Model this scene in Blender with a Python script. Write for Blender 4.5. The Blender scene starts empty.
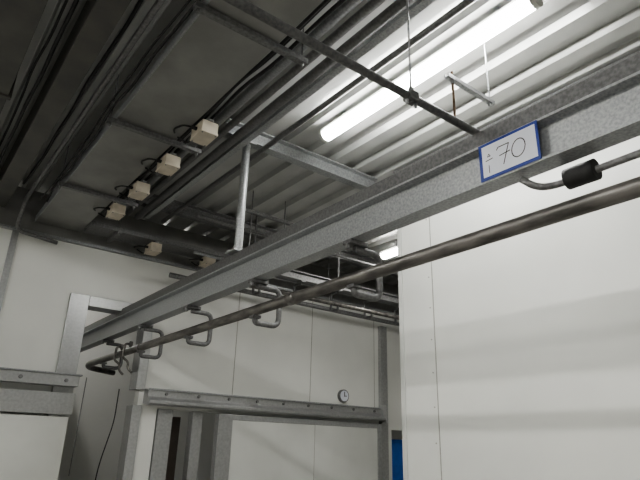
import bpy, bmesh, math
from mathutils import Vector, Matrix
H=1.7   # camera eye height above the floor; helper z values are relative to it
col=bpy.context.scene.collection

# ------------------------------------------------------------ materials
def mat(name,c1,c2=None,rough=.5,metal=0,scale=8,bump=0,rr=.1,detail=6,stretch=(1,1,1),lo=.35,hi=.65):
    m=bpy.data.materials.new(name);m.use_nodes=True
    nt=m.node_tree;N=nt.nodes;L=nt.links
    b=N["Principled BSDF"];b.inputs["Metallic"].default_value=metal
    tc=N.new("ShaderNodeTexCoord");mp=N.new("ShaderNodeMapping");mp.inputs["Scale"].default_value=stretch
    L.new(tc.outputs["Object"],mp.inputs["Vector"])
    n=N.new("ShaderNodeTexNoise");n.inputs["Scale"].default_value=scale;n.inputs["Detail"].default_value=detail
    L.new(mp.outputs["Vector"],n.inputs["Vector"])
    r=N.new("ShaderNodeValToRGB");r.color_ramp.elements[0].position=lo;r.color_ramp.elements[1].position=hi
    r.color_ramp.elements[0].color=(*c1,1);r.color_ramp.elements[1].color=(*(c2 or c1),1)
    L.new(n.outputs["Fac"],r.inputs["Fac"]);L.new(r.outputs["Color"],b.inputs["Base Color"])
    mr=N.new("ShaderNodeMapRange");mr.inputs["To Min"].default_value=max(.05,rough-rr);mr.inputs["To Max"].default_value=min(1,rough+rr)
    L.new(n.outputs["Fac"],mr.inputs["Value"]);L.new(mr.outputs["Result"],b.inputs["Roughness"])
    if bump:
        bp=N.new("ShaderNodeBump");bp.inputs["Strength"].default_value=bump;bp.inputs["Distance"].default_value=.01
        L.new(n.outputs["Fac"],bp.inputs["Height"]);L.new(bp.outputs["Normal"],b.inputs["Normal"])
    return m
def emis(name,c,s):
    m=bpy.data.materials.new(name);m.use_nodes=True
    b=m.node_tree.nodes["Principled BSDF"]
    b.inputs["Base Color"].default_value=(*c,1);b.inputs["Emission Color"].default_value=(*c,1);b.inputs["Emission Strength"].default_value=s
    return m
M={}
M['panel']=mat("white_insulated_panel",(.70,.705,.675),(.75,.755,.72),.34,0,1.5,.03)
M['panel2']=mat("door_panel_white",(.62,.63,.60),(.68,.69,.66),.33,0,2)
M['joint']=mat("joint_sealant",(.30,.29,.26),(.38,.37,.34),.6,0,20)
M['ceil']=mat("ceiling_sheet",(.39,.395,.385),(.47,.475,.46),.32,.25,2.5,.02)
M['galv']=mat("galvanised_steel",(.27,.28,.285),(.40,.41,.415),.40,.4,75,.04,.12,4)
M['galvd']=mat("weathered_steel",(.15,.15,.15),(.24,.24,.24),.45,.4,50,.06,.12)
M['galvx']=mat("dull_steel",(.11,.11,.11),(.18,.18,.18),.5,.4,60,.06,.12)
M['tray']=mat("tray_steel",(.235,.235,.225),(.30,.30,.285),.42,.3,4,.04)
M['pipe']=mat("greasy_pipe",(.085,.082,.076),(.20,.19,.178),.38,.45,9,.12,.12,8,(3,.7,3))
M['dark']=mat("dark_duct",(.08,.08,.075),(.125,.12,.11),.5,.3,5)
M['black']=mat("black_rubber",(.012,.012,.012),(.03,.03,.03),.6,0,20)
M['stain']=mat("stainless",(.38,.385,.385),(.45,.455,.455),.32,.5,40,.02,.08)
M['beige']=mat("beige_plastic",(.52,.47,.38),(.62,.56,.46),.5,0,15)
M['rust']=mat("rusty_rod",(.16,.09,.05),(.24,.17,.11),.7,.4,30,.2)
M['floor']=mat("concrete_floor",(.32,.31,.295),(.42,.41,.39),.6,0,3,.1)
M['blue']=mat("blue_paint",(.02,.12,.50),(.03,.16,.62),.4,0,10)
M['paper']=mat("white_card",(.66,.68,.75),(.72,.74,.80),.5,0,5)
M['ink']=mat("black_ink",(.01,.01,.015),None,.5,0,5)
M['bluet']=mat("blue_tape",(.01,.03,.20),(.012,.04,.26),.35,0,30)
M['brown']=mat("brown_door",(.07,.055,.045),(.10,.08,.07),.6,0,6)
M['diff']=emis("lamp_diffuser",(1,1,.97),60)
M['diff2']=emis("lamp_diffuser_room",(1,.985,.94),88)
M['diff3']=emis("lamp_diffuser_back",(1,.98,.94),45)
M['diff5']=emis("lamp_diffuser_corridor",(1,.98,.94),40)
M['diff4']=emis("lamp_diffuser_hall",(1,.985,.94),74)

# ------------------------------------------------------------ builder
class B:
    def __init__(s,name,bevel=0):
        s.name=name;s.bm=bmesh.new();s.mats=[];s.bev=bevel
    def mi(s,m):
        if m not in s.mats:s.mats.append(m)
        return s.mats.index(m)
    def box(s,x0,x1,y0,y1,z0,z1,m):
        k=s.mi(m)
        v=[s.bm.verts.new((x,y,z+H)) for x in(x0,x1) for y in(y0,y1) for z in(z0,z1)]
        for f in((0,1,3,2),(4,6,7,5),(0,4,5,1),(2,3,7,6),(0,2,6,4),(1,5,7,3)):
            s.bm.faces.new([v[i] for i in f]).material_index=k
        return s
    def ext(s,pts,axis,a0,a1,m,closed=True):
        """extrude a 2D profile. axis 'Y': pts=(x,z); axis 'X': pts=(y,z); axis 'Z': pts=(x,y)"""
        k=s.mi(m)
        def P(p,a):
            if axis=='Y':return (p[0],a,p[1]+H)
            if axis=='X':return (a,p[0],p[1]+H)
            return (p[0],p[1],a+H)
        A=[s.bm.verts.new(P(p,a0)) for p in pts];C=[s.bm.verts.new(P(p,a1)) for p in pts]
        n=len(pts)
        for i in range(n if closed else n-1):
            j=(i+1)%n
            s.bm.faces.new((A[i],A[j],C[j],C[i])).material_index=k
        if closed:
            s.bm.faces.new(A[::-1]).material_index=k;s.bm.faces.new(C).material_index=k
        return s
    def tube(s,path,r,m,seg=14,fillet=0,cap=True):
        P=[Vector((p[0],p[1],p[2]+H)) for p in path]
        if fillet and len(P)>2:
            Q=[P[0]]
            for i in range(1,len(P)-1):
                a=(P[i-1]-P[i]);b=(P[i+1]-P[i])
                fl=min(fillet,a.length*.49,b.length*.49)
                p0=P[i]+a.normalized()*fl;p1=P[i]+b.normalized()*fl
                for t in [j/6 for j in range(7)]:
                    Q.append((1-t)**2*p0+2*t*(1-t)*P[i]+t*t*p1)
            Q.append(P[-1]);P=Q
        k=s.mi(m);rings=[]
        up=None
        for i,p in enumerate(P):
            if i==0:t=P[1]-P[0]
            elif i==len(P)-1:t=P[-1]-P[-2]
            else:t=(P[i+1]-P[i]).normalized()+(P[i]-P[i-1]).normalized()
            t.normalize()
            if up is None:
                up=Vector((0,0,1)) if abs(t.z)<.9 else Vector((1,0,0))
            u=t.cross(up);u.normalize();w=u.cross(t);w.normalize();up=w
            rings.append([s.bm.verts.new(p+r*(math.cos(2*math.pi*j/seg)*u+math.sin(2*math.pi*j/seg)*w)) for j in range(seg)])
        for A,C in zip(rings,rings[1:]):
            for j in range(seg):
                f=s.bm.faces.new((A[j],A[(j+1)%seg],C[(j+1)%seg],C[j]));f.material_index=k;f.smooth=True
        if cap:
            s.bm.faces.new(rings[0][::-1]).material_index=k;s.bm.faces.new(rings[-1]).material_index=k
        return s
    def nut(s,x,y,z,r,h,m,axis='Z'):
        d={'Z':(0,0,h/2),'X':(h/2,0,0),'Y':(0,h/2,0)}[axis]
        s.tube([(x-d[0],y-d[1],z-d[2]),(x+d[0],y+d[1],z+d[2])],r,m,6);return s
    def done(s):
        bmesh.ops.recalc_face_normals(s.bm,faces=s.bm.faces)
        me=bpy.data.meshes.new(s.name);s.bm.to_mesh(me);s.bm.free()
        for m in s.mats:me.materials.append(M[m])
        o=bpy.data.objects.new(s.name,me);col.objects.link(o)
        if s.bev:
            b=o.modifiers.new("bevel",'BEVEL');b.width=s.bev;b.segments=2;b.limit_method='ANGLE';b.angle_limit=math.radians(50)
        return o

# ------------------------------------------------------------ room shell
B("floor").box(-8,8,-6,9,-H-.1,-H,'floor').done()
# corrugated ceiling sheet, ribs running along Y
zc=2.50;per=.26;pts=[]
x=-8
while x<8:
    pts+=[(x,zc),(x+.10,zc),(x+.125,zc-.045),(x+.235,zc-.045)];x+=per
pts.append((8.1,zc));top=[(8.1,zc+.06),(-8,zc+.06)]
B("ceiling").ext(pts+top,'Y',-6,9,'ceil').done()

FW=6.0
w=B("wall_far")
w.box(-8,1.45,FW,FW+.12,-H,1.97,'panel')
w.box(1.45,2.20,FW,FW+.12,1.40,1.97,'panel')
w.box(2.20,2.42,FW,FW+.12,-H,1.97,'panel')
w.box(2.42,5.55,FW,FW+.12,.36,1.97,'panel')
w.box(5.55,5.95,FW,FW+.12,-H,1.97,'panel')
w.box(5.95,6.9,FW,FW+.12,.28,1.97,'panel')
w.box(6.9,8,FW,FW+.12,-H,1.97,'panel')
for sx in(-.2,3.32,4.47,5.62):
    w.box(sx-.004,sx+.004,FW-.002,FW+.01,.57,1.97,'joint')
w.done()
B("wall_fascia").box(-8,8,FW+.02,FW+.10,2.001,2.455,'tray').done()
B("trim_1",.003).ext([(FW-.05,1.971),(FW-.05,2.0),(FW+.14,2.0),(FW+.14,1.971)],'X',-8,8,'galv').done()
B("trim_2",.003).box(.68,.74,FW-.03,FW-.001,.62,1.965,'stain').done()
B("wall_back").box(-8,8,9,9.1,-H,2.55,'panel').done()
w=B("wall_right")
w.box(3.4,3.52,-6,3.28,-H,2.45,'panel')
for sy in(2.92,):
    w.box(3.397,3.402,sy-.004,sy+.004,-H,2.45,'joint')
for i in range(16):
    zz=-1.5+i*.26
    w.tube([(3.396,2.955,zz),(3.402,2.955,zz)],.006,'joint',8)
w.done()
B("wall_recess").box(3.52,8,3.16,3.28,-H,2.45,'panel').done()
B("trim_3",.002).ext([(3.385,3.25),(3.385,3.295),(3.44,3.295),(3.44,3.285),(3.395,3.285),(3.395,3.25)],'Z',-H,2.44,'panel2').done()
B("trim_4",.003).box(3.34,3.399,-6,3.28,2.36,2.45,'galvd').done()
B("wall_left").box(-8.1,-8,-6,9,-H,2.55,'panel').done()
B("wall_near").box(-8,8,-6.1,-6,-H,2.55,'panel').done()
B("wall_side").box(8,8.1,-6,9,-H,2.55,'panel').done()

# pass-through frame for rail
o=B("door_frame",.004)
o.box(1.33,1.52,FW-.05,FW+.16,-.0,1.44,'stain')
o.box(1.521,2.24,FW-.05,FW+.16,1.33,1.44,'stain')
o.box(2.14,2.24,FW-.05,FW+.16,.54,1.329,'stain')
o.box(2.14,2.24,FW-.03,FW+.16,-H,.38,'stain')
o.done()
# left sliding door with its track
o=B("door_1",.004)
o.box(-1.6,1.50,FW-.13,FW-.06,-H+.02,.22,'panel2')
o.box(-1.6,1.52,FW-.15,FW-.052,.24,.44,'stain')
o.box(-1.6,1.52,FW-.20,FW-.052,.50,.60,'stain')
o.box(-1.6,1.54,FW-.22,FW-.052,.60,.615,'galv')
for xx in(.6,1.0,1.4):o.nut(xx,FW-.205,.55,.02,.02,'galvd','Y')
o.done()
# right sliding door
o=B("door_2",.003)
o.box(3.28,5.55,FW-.13,FW-.06,-H+.02,.28,'panel2')
o.box(3.10,3.28,FW-.14,FW-.05,-H+.02,.34,'stain')
o.box(3.28,5.55,FW-.135,FW-.055,.28,.34,'stain')
o.box(5.55,5.62,FW-.14,FW-.05,-H+.02,.34,'stain')
for sx in(4.47,):o.box(sx-.004,sx+.004,FW-.132,FW-.125,-H+.02,.28,'joint')
o.done()
o=B("sliding_door_track",.003)
o.ext([(FW-.002,.40),(FW-.16,.38),(FW-.19,.40),(FW-.19,.43),(FW-.13,.47),(FW-.13,.54),(FW-.002,.56)],'X',2.25,5.66,'stain')
o.box(2.25,5.60,FW-.15,FW-.135,.535,.555,'galv')
for i in range(9):o.nut(2.45+i*.38,FW-.14,.505,.018,.02,'galvd','Y')
o.box(5.661,5.69,FW-.2,FW-.07,.36,.60,'stain')
o.done()
o=B("trim_5",.003)
o.box(5.70,5.83,FW-.06,FW-.001,-H,1.74,'stain').done()
# doorway interior bits
o=B("door_jamb",.003)
o.box(2.43,2.60,FW-.02,FW+.2,-H,.355,'stain')
o.box(2.86,2.98,FW+.02,FW+.14,-H,.355,'stain')
o.done()
B("door_3",.003).box(2.62,2.84,FW+.3,FW+.35,-H,.30,'brown').done()
o=B("storage_cabinet",.01)
o.box(5.98,6.5,FW+.25,FW+.7,-H,.16,'blue')
o.box(6.0,6.48,FW+.235,FW+.25,-1.5,.12,'blue')
o.box(6.05,6.08,FW+.21,FW+.235,-.6,-.4,'stain')
o.done()
# gauge
o=B("wall_thermometer")
o.tube([(5.02,FW-.001,.68),(5.02,FW-.045,.68)],.085,'galvd',32)
o.tube([(5.02,FW-.046,.68),(5.02,FW-.05,.68)],.07,'paper',32)
o.box(5.015,5.025,FW-.054,FW-.051,.67,.735,'ink')
o.box(5.02,5.06,FW-.054,FW-.051,.675,.683,'ink')
o.done()

# ------------------------------------------------------------ main beam
bx=1.9
def ibeam(o,axis,c,z0,z1,wd,a0,a1,m,tf=.012,tw=.010):
    h=wd/2
    pts=[(c-h,z0),(c+h,z0),(c+h,z0+tf),(c+tw/2,z0+tf+.006),(c+tw/2,z1-tf-.006),(c+h,z1-tf),(c+h,z1),(c-h,z1),(c-h,z1-tf),(c-tw/2,z1-tf-.006),(c-tw/2,z0+tf+.006),(c-h,z0+tf)]
    o.ext(pts,axis,a0,a1,m)
o=B("steel_i_beam",.0015)
ibeam(o,'Y',bx,1.085,1.275,.10,-5.9,8.9,'galv')
o.ext([(bx-.03,1.277),(bx+.045,1.277),(bx+.045,1.36),(bx-.03,1.36)],'Y',-5.9,8.9,'galvx')
o.done()
# sign
o=B("number_sign")
sx=bx-.052
y0,y1,z0,z1=1.285,1.0,1.093,1.268
o.box(sx-.004,sx,y1,y0,z0,z1,'bluet')
b=.014
o.box(sx-.0055,sx-.004,y1+b*.8,y0-b*1.2,z0+b,z1-b,'paper')
def stroke(pl,wd=.0045):
    for (a,c),(d,e) in zip(pl,pl[1:]):
        A=Vector((y0+(y1-y0)*a,z0+(z1-z0)*c));C=Vector((y0+(y1-y0)*d,z0+(z1-z0)*e))
        t=(C-A).normalized();n=Vector((-t.y,t.x))*wd/2;A=A-t*wd*.3;C=C+t*wd*.3
        vs=[o.bm.verts.new((sx-.0062,p.x,p.y+H)) for p in(A-n,C-n,C+n,A+n)]
        o.bm.faces.new(vs).material_index=o.mi('ink')
stroke([(.32,.68),(.35,.74),(.53,.74),(.42,.24)]);stroke([(.36,.50),(.54,.53)])
stroke([(.68+.11*math.cos(t)+.015*math.sin(t),.50+.23*math.sin(t)) for t in [i*math.pi/9 for i in range(19)]])
stroke([(.12,.50),(.24,.52)],.004);stroke([(.155,.60),(.18,.67),(.205,.60),(.155,.60)],.003);stroke([(.17,.36),(.17,.16)],.0035)
o.done()

# rail pipe + brackets
o=B("overhead_rail_pipe");o.tube([(bx,-5.8,.87),(bx,7.0,.87),(bx+.1,7.3,.87),(bx+.5,7.6,.87)],.035,'pipe',20,.2)
for yy in(.2,2.75,5.3):o.tube([(bx,yy-.04,.87),(bx,yy+.04,.87)],.039,'pipe',20)
o.done()
for yy in(-4.1,-3.05,-2.0,-.97,.08,2.18,3.2,4.24,5.28,6.4):
    o=B("rail_hanger_bracket",.002)
    o.box(bx-.055,bx+.07,yy-.035,yy+.035,1.060,1.084,'galvx')
    o.tube([(bx+.0,yy,1.045),(bx+.19,yy,1.045),(bx+.19,yy,.785),(bx-.0,yy,.785),(bx,yy,.834)],.019,'galvx',12,.06)
    o.nut(bx-.045,yy,1.05,.014,.03,'galvd');o.nut(bx+.055,yy+.02,1.05,.012,.02,'galvd')
    o.box(bx-.03,bx+.03,yy-.03,yy+.03,.815,.834,'galvx')
    o.done()
# second rail crossing behind, parallel to the far wall
o=B("steel_i_beam",.0015)
ibeam(o,'X',5.0,1.80,1.90,.08,2.7,7.9,'galvd')
for xx in(2.9,4.1,5.3,6.5):o.tube([(xx,5.0,1.90),(xx,5.0,2.455)],.012,'galvd',10)
o.done()
o=B("cross_rail_pipe");o.tube([(2.75,5.0,1.62),(7.9,5.0,1.62)],.026,'pipe',16);o.done()
for xx in(3.0,3.55,4.1,4.65,5.2,5.75,6.4):
    o=B("rail_hanger_bracket",.002)
    o.box(xx-.03,xx+.03,4.955,5.045,1.782,1.799,'galvx')
    o.tube([(xx,5.0,1.775),(xx,5.13,1.775),(xx,5.13,1.56),(xx,5.0,1.56),(xx,5.0,1.593)],.015,'galvx',10,.045)
    o.done()
# rail trolleys parked at the wall opening
for yy in(5.6,5.85):
    o=B("rail_trolley_hook",.002)
    o.tube([(bx-.012,yy,.937),(bx+.012,yy,.937)],.03,'pipe',16)
    o.tube([(bx+.0,yy,.937),(bx-.055,yy,.937),(bx-.065,yy,.80),(bx-.0,yy,.76),(bx+.0,yy-.0,.70),(bx+.05,yy,.66)],.012,'pipe',10,.03)
    o.done()
# conduit under beam on the right with rubber sleeve
o=B("insulated_conduit")
o.tube([(bx+.0,1.13,1.068),(bx+.03,1.08,1.02),(bx+.085,1.03,1.03),(bx+.085,.9,1.035),(bx+.085,.15,1.04)],.015,'galvd',12,.04)
o.tube([(bx+.085,.98,1.037),(bx+.085,.96,1.037),(bx+.085,.89,1.037),(bx+.085,.86,1.037)],.043,'black',18)
o.done()

# post & cross beam
o=B("support_post",.002)
o.tube([(bx,3.52,1.37),(bx,3.52,2.32)],.032,'galv',18)
o.box(bx-.07,bx+.07,3.45,3.59,1.362,1.375,'galv')
o.box(bx-.04,bx+.06,3.46,3.58,2.30,2.318,'galv')
for dx in(-.055,.055):
    for dy in(-.05,.05):o.nut(bx+dx,3.52+dy,1.385,.01,.02,'galvd')
o.done()
o=B("steel_cross_beam",.002)
ibeam(o,'X',3.52,2.32,2.455,.09,1.7,3.33,'galv')
o.done()
o=B("steel_cross_beam",.002);ibeam(o,'X',5.3,2.32,2.455,.09,1.4,7.9,'galvd');o.done()
# tube across
o=B("cross_support_tube",.001)
o.tube([(-1.2,1.33,1.385),(bx+.02,1.33,1.385)],.018,'galvx',16)
o.tube([(1.47,1.33,1.355),(1.47,1.33,1.43)],.012,'galvx',8)
o.box(1.445,1.495,1.308,1.352,1.363,1.407,'galvx')
for dx in(1.445,1.495):o.nut(dx,1.33,1.355,.008,.02,'galv')
o.done()
o=B("threaded_rod");o.tube([(1.47,1.33,1.41),(1.47,1.33,2.47)],.005,'galv',8);o.nut(1.47,1.33,1.425,.011,.02,'galv');o.done()
# small strut
o=B("ceiling_strut",.001)
o.ext([(1.585,1.93),(1.615,1.93),(1.615,1.955),(1.61,1.955),(1.61,1.935),(1.59,1.935),(1.59,1.955),(1.585,1.955)],'X',2.06,2.48,'galv')
o.tube([(2.11,1.6,1.70),(2.11,1.6,1.99)],.007,'rust',8);o.tube([(2.45,1.6,1.92),(2.45,1.6,2.47)],.004,'galv',8)
o.nut(2.11,1.6,1.92,.012,.02,'galv');o.nut(2.45,1.6,1.92,.012,.02,'galv')
o.done()

# ------------------------------------------------------------ lamps
def lamp(x,y0,y1,z,m,hang=2.46):
    o=B("fluorescent_lamp",.002)
    o.ext([(x-.035,z+.02),(x+.035,z+.02),(x+.045,z+.055),(x-.045,z+.055)],'Y',y0,y1,'panel2')
    n=10
    prof=[(x+.055*math.cos(a),z+.02-.06*math.sin(a)) for a in [math.pi*i/n for i in range(n+1)]]
    o.ext(prof,'Y',y0+.03,y1-.03,m)
    for a,b_ in((y0,y0+.03),(y1-.03,y1)):
        o.ext([(x+.060*math.cos(t),z+.022-.067*math.sin(t)) for t in [math.pi*i/n for i in range(n+1)]],'Y',a,b_,'panel2')
    for yy in(y0+.25,y1-.25):o.box(x-.015,x+.015,yy-.015,yy+.015,z+.055,hang,'galv')
    return o.done()
lamp(2.36,1.18,3.08,2.35,'diff')
lamp(4.65,3.45,4.80,2.3,'diff3')
for yy in(-3.6,-.9,1.8):lamp(-1.36,yy,yy+1.5,2.32,'diff2')
for yy in(-3.0,0,3):lamp(-5.6,yy,yy+1.5,1.7,'diff4')
lamp(1.5,7.2,8.7,2.30,'diff5')

# ------------------------------------------------------------ trays, ducts, conduits
o=B("cable_tray",.001)
o.ext([(.86,2.16),(.86,2.10),(1.30,2.10),(1.30,2.16),(1.294,2.16),(1.294,2.106),(.866,2.106),(.866,2.16)],'Y',-5.5,5.95,'tray')
o.box(.852,.859,-5.5,5.95,2.095,2.165,'galv')
for yy in(.6,2.15,3.5,4.8):
    o.box(.80,1.50,yy-.02,yy+.02,2.06,2.094,'galvd')
    for xx in(.82,1.47):o.tube([(xx,yy,2.03),(xx,yy,2.455)],.005,'galvd',8);o.nut(xx,yy,2.05,.012,.02,'galvd')
o.done()
o=B("cable_tray",.001)
o.ext([(5.60,2.13),(5.60,2.08),(5.88,2.08),(5.88,2.13),(5.874,2.13),(5.874,2.086),(5.606,2.086),(5.606,2.13)],'X',1.32,7.9,'galvd')
for xx in(1.6,3.0,4.4):
    o.box(xx-.02,xx+.02,5.55,5.92,2.045,2.078,'galvd')
    o.tube([(xx,5.57,2.03),(xx,5.57,2.455)],.005,'galvd',8)
o.done()
o=B("ventilation_duct",.004)
o.box(-.62,.22,-5.5,5.9,2.16,2.44,'dark')
for yy in(-3,-1,1,2.4,3.8,5.2):o.box(-.64,.24,yy-.02,yy+.02,2.145,2.455,'dark')
o.done()
o=B("steel_channel",.002)
o.ext([(.42,2.15),(.56,2.15),(.56,2.40),(.55,2.40),(.55,2.16),(.43,2.16),(.43,2.40),(.42,2.40)],'Y',-5.5,5.9,'dark')
o.done()
B("conduit_pipe").tube([(.70,-5,2.22),(.70,5.7,2.22),(.70,5.9,1.95),(1.1,5.93,1.92)],.02,'galvd',12,.08).done()
for x,z,r,m,e in((1.52,2.26,.035,'galv',5.5),(1.63,2.27,.028,'galvd',5.5),(1.74,2.26,.035,'galvd',5.5),(2.02,2.28,.022,'galvd',5.5)):
    B("conduit_pipe").tube([(x,-5,z),(x,e,z)],r,m,14).done()
# loose cable runs along the trays
import random
random.seed(4)
o=B("cable_bundle")
for x,z,r in((1.34,2.16,.011),(1.37,2.18,.008),(1.41,2.17,.012),(.82,2.15,.010),(.79,2.16,.007),(.62,2.24,.012),(.34,2.2,.012),(.30,2.24,.008)):
    P=[];y=-4.5
    while y<5.4:
        P.append((x+random.uniform(-.015,.015),y,z+random.uniform(-.03,.02)));y+=.38
    o.tube(P,r,'black',8,.15)
o.done()
B("mounting_rail",.001).ext([(1.80,2.25),(1.855,2.25),(1.855,2.29),(1.85,2.29),(1.85,2.255),(1.805,2.255),(1.805,2.29),(1.80,2.29)],'Y',-5,5.5,'galv').done()
B("conduit_pipe").tube([(2.3,5.82,1.80),(7.9,5.82,1.78)],.03,'galvd',14).done()
B("conduit_pipe").tube([(2.4,5.45,2.0),(7.9,5.45,2.0)],.018,'galv',12).done()
B("conduit_pipe").tube([(2.1,4.8,2.15),(7.9,4.8,2.15)],.018,'galvd',12).done()
# hanging frame
o=B("hanger_frame",.001)
for xx in(2.55,2.95):o.tube([(xx,4.5,1.75),(xx,4.5,2.455)],.007,'galvd',8)
o.box(2.45,3.05,4.48,4.52,1.75,1.78,'galvd');o.box(2.45,3.05,4.48,4.52,2.2,2.23,'galvd')
o.done()

def jbox(x,y,z,rot=0):
    o=B("junction_box",.006)
    o.box(x-.06,x+.06,y-.09,y+.09,z-.05,z+.03,'beige')
    o.box(x-.064,x+.064,y-.094,y+.094,z-.066,z-.05,'beige')
    for dx in(-.05,.05):
        for dy in(-.08,.08):o.nut(x+dx,y+dy,z-.068,.007,.006,'galvd')
    o.tube([(x-.03,y+.09,z-.01),(x-.03,y+.125,z-.01)],.014,'black',10)
    o.tube([(x+.03,y+.09,z-.01),(x+.03,y+.125,z-.01)],.014,'black',10)
    o.tube([(x-.06,y,z-.01),(x-.10,y,z-.01)],.014,'black',10)
    o.tube([(x-.10,y,z-.01),(x-.16,y,z-.02),(x-.18,y+.12,z+.0),(x-.14,y+.2,z+.02)],.007,'black',8,.05)
    o.tube([(x-.03,y+.12,z-.01),(x-.03,y+.2,z-.03),(x-.10,y+.24,z+.02)],.007,'black',8,.05)
    o.box(x-.03,x+.03,y+.095,y+.22,z-.03,z+.02,'galvx')
    o.box(x-.02,x+.02,y-.10,y+.10,z+.031,z+.045,'galv')
    return o.done()
for y in(3.2,3.82,4.44,5.04):jbox(1.385,y,2.08)
for x in(2.02,2.68):jbox(x,5.68,2.025)
# thin cable in the doorway and by frame
B("hanging_cable").tube([(1.95,5.9,.52),(1.94,5.88,.2),(1.85,5.86,-.2),(1.80,5.85,-.8)],.006,'black',8,.1).done()
o=B("pull_cord");o.tube([(1.60,5.86,.60),(1.59,5.86,-.3)],.005,'galvd',8).done()

# ------------------------------------------------------------ world & camera
wd=bpy.data.worlds.new("world");bpy.context.scene.world=wd;wd.use_nodes=True
wd.node_tree.nodes["Background"].inputs[0].default_value=(.8,.85,.9,1);wd.node_tree.nodes["Background"].inputs[1].default_value=.02
try:
    bpy.context.scene.view_settings.look='AgX - Medium High Contrast'
except Exception: pass
cd=bpy.data.cameras.new("camera");cam=bpy.data.objects.new("camera",cd);col.objects.link(cam)
cd.sensor_width=36;cd.lens=31.08;cd.clip_start=.02
R=Vector((.7896,-.6131,.0260)).normalized();F=Vector((.5665,.7445,.3532)).normalized()
U=R.cross(F);U.normalize();R=F.cross(U)
m=Matrix((( R.x,U.x,-F.x,0),(R.y,U.y,-F.y,0),(R.z,U.z,-F.z,H),(0,0,0,1)))
cam.matrix_world=m
bpy.context.scene.camera=cam
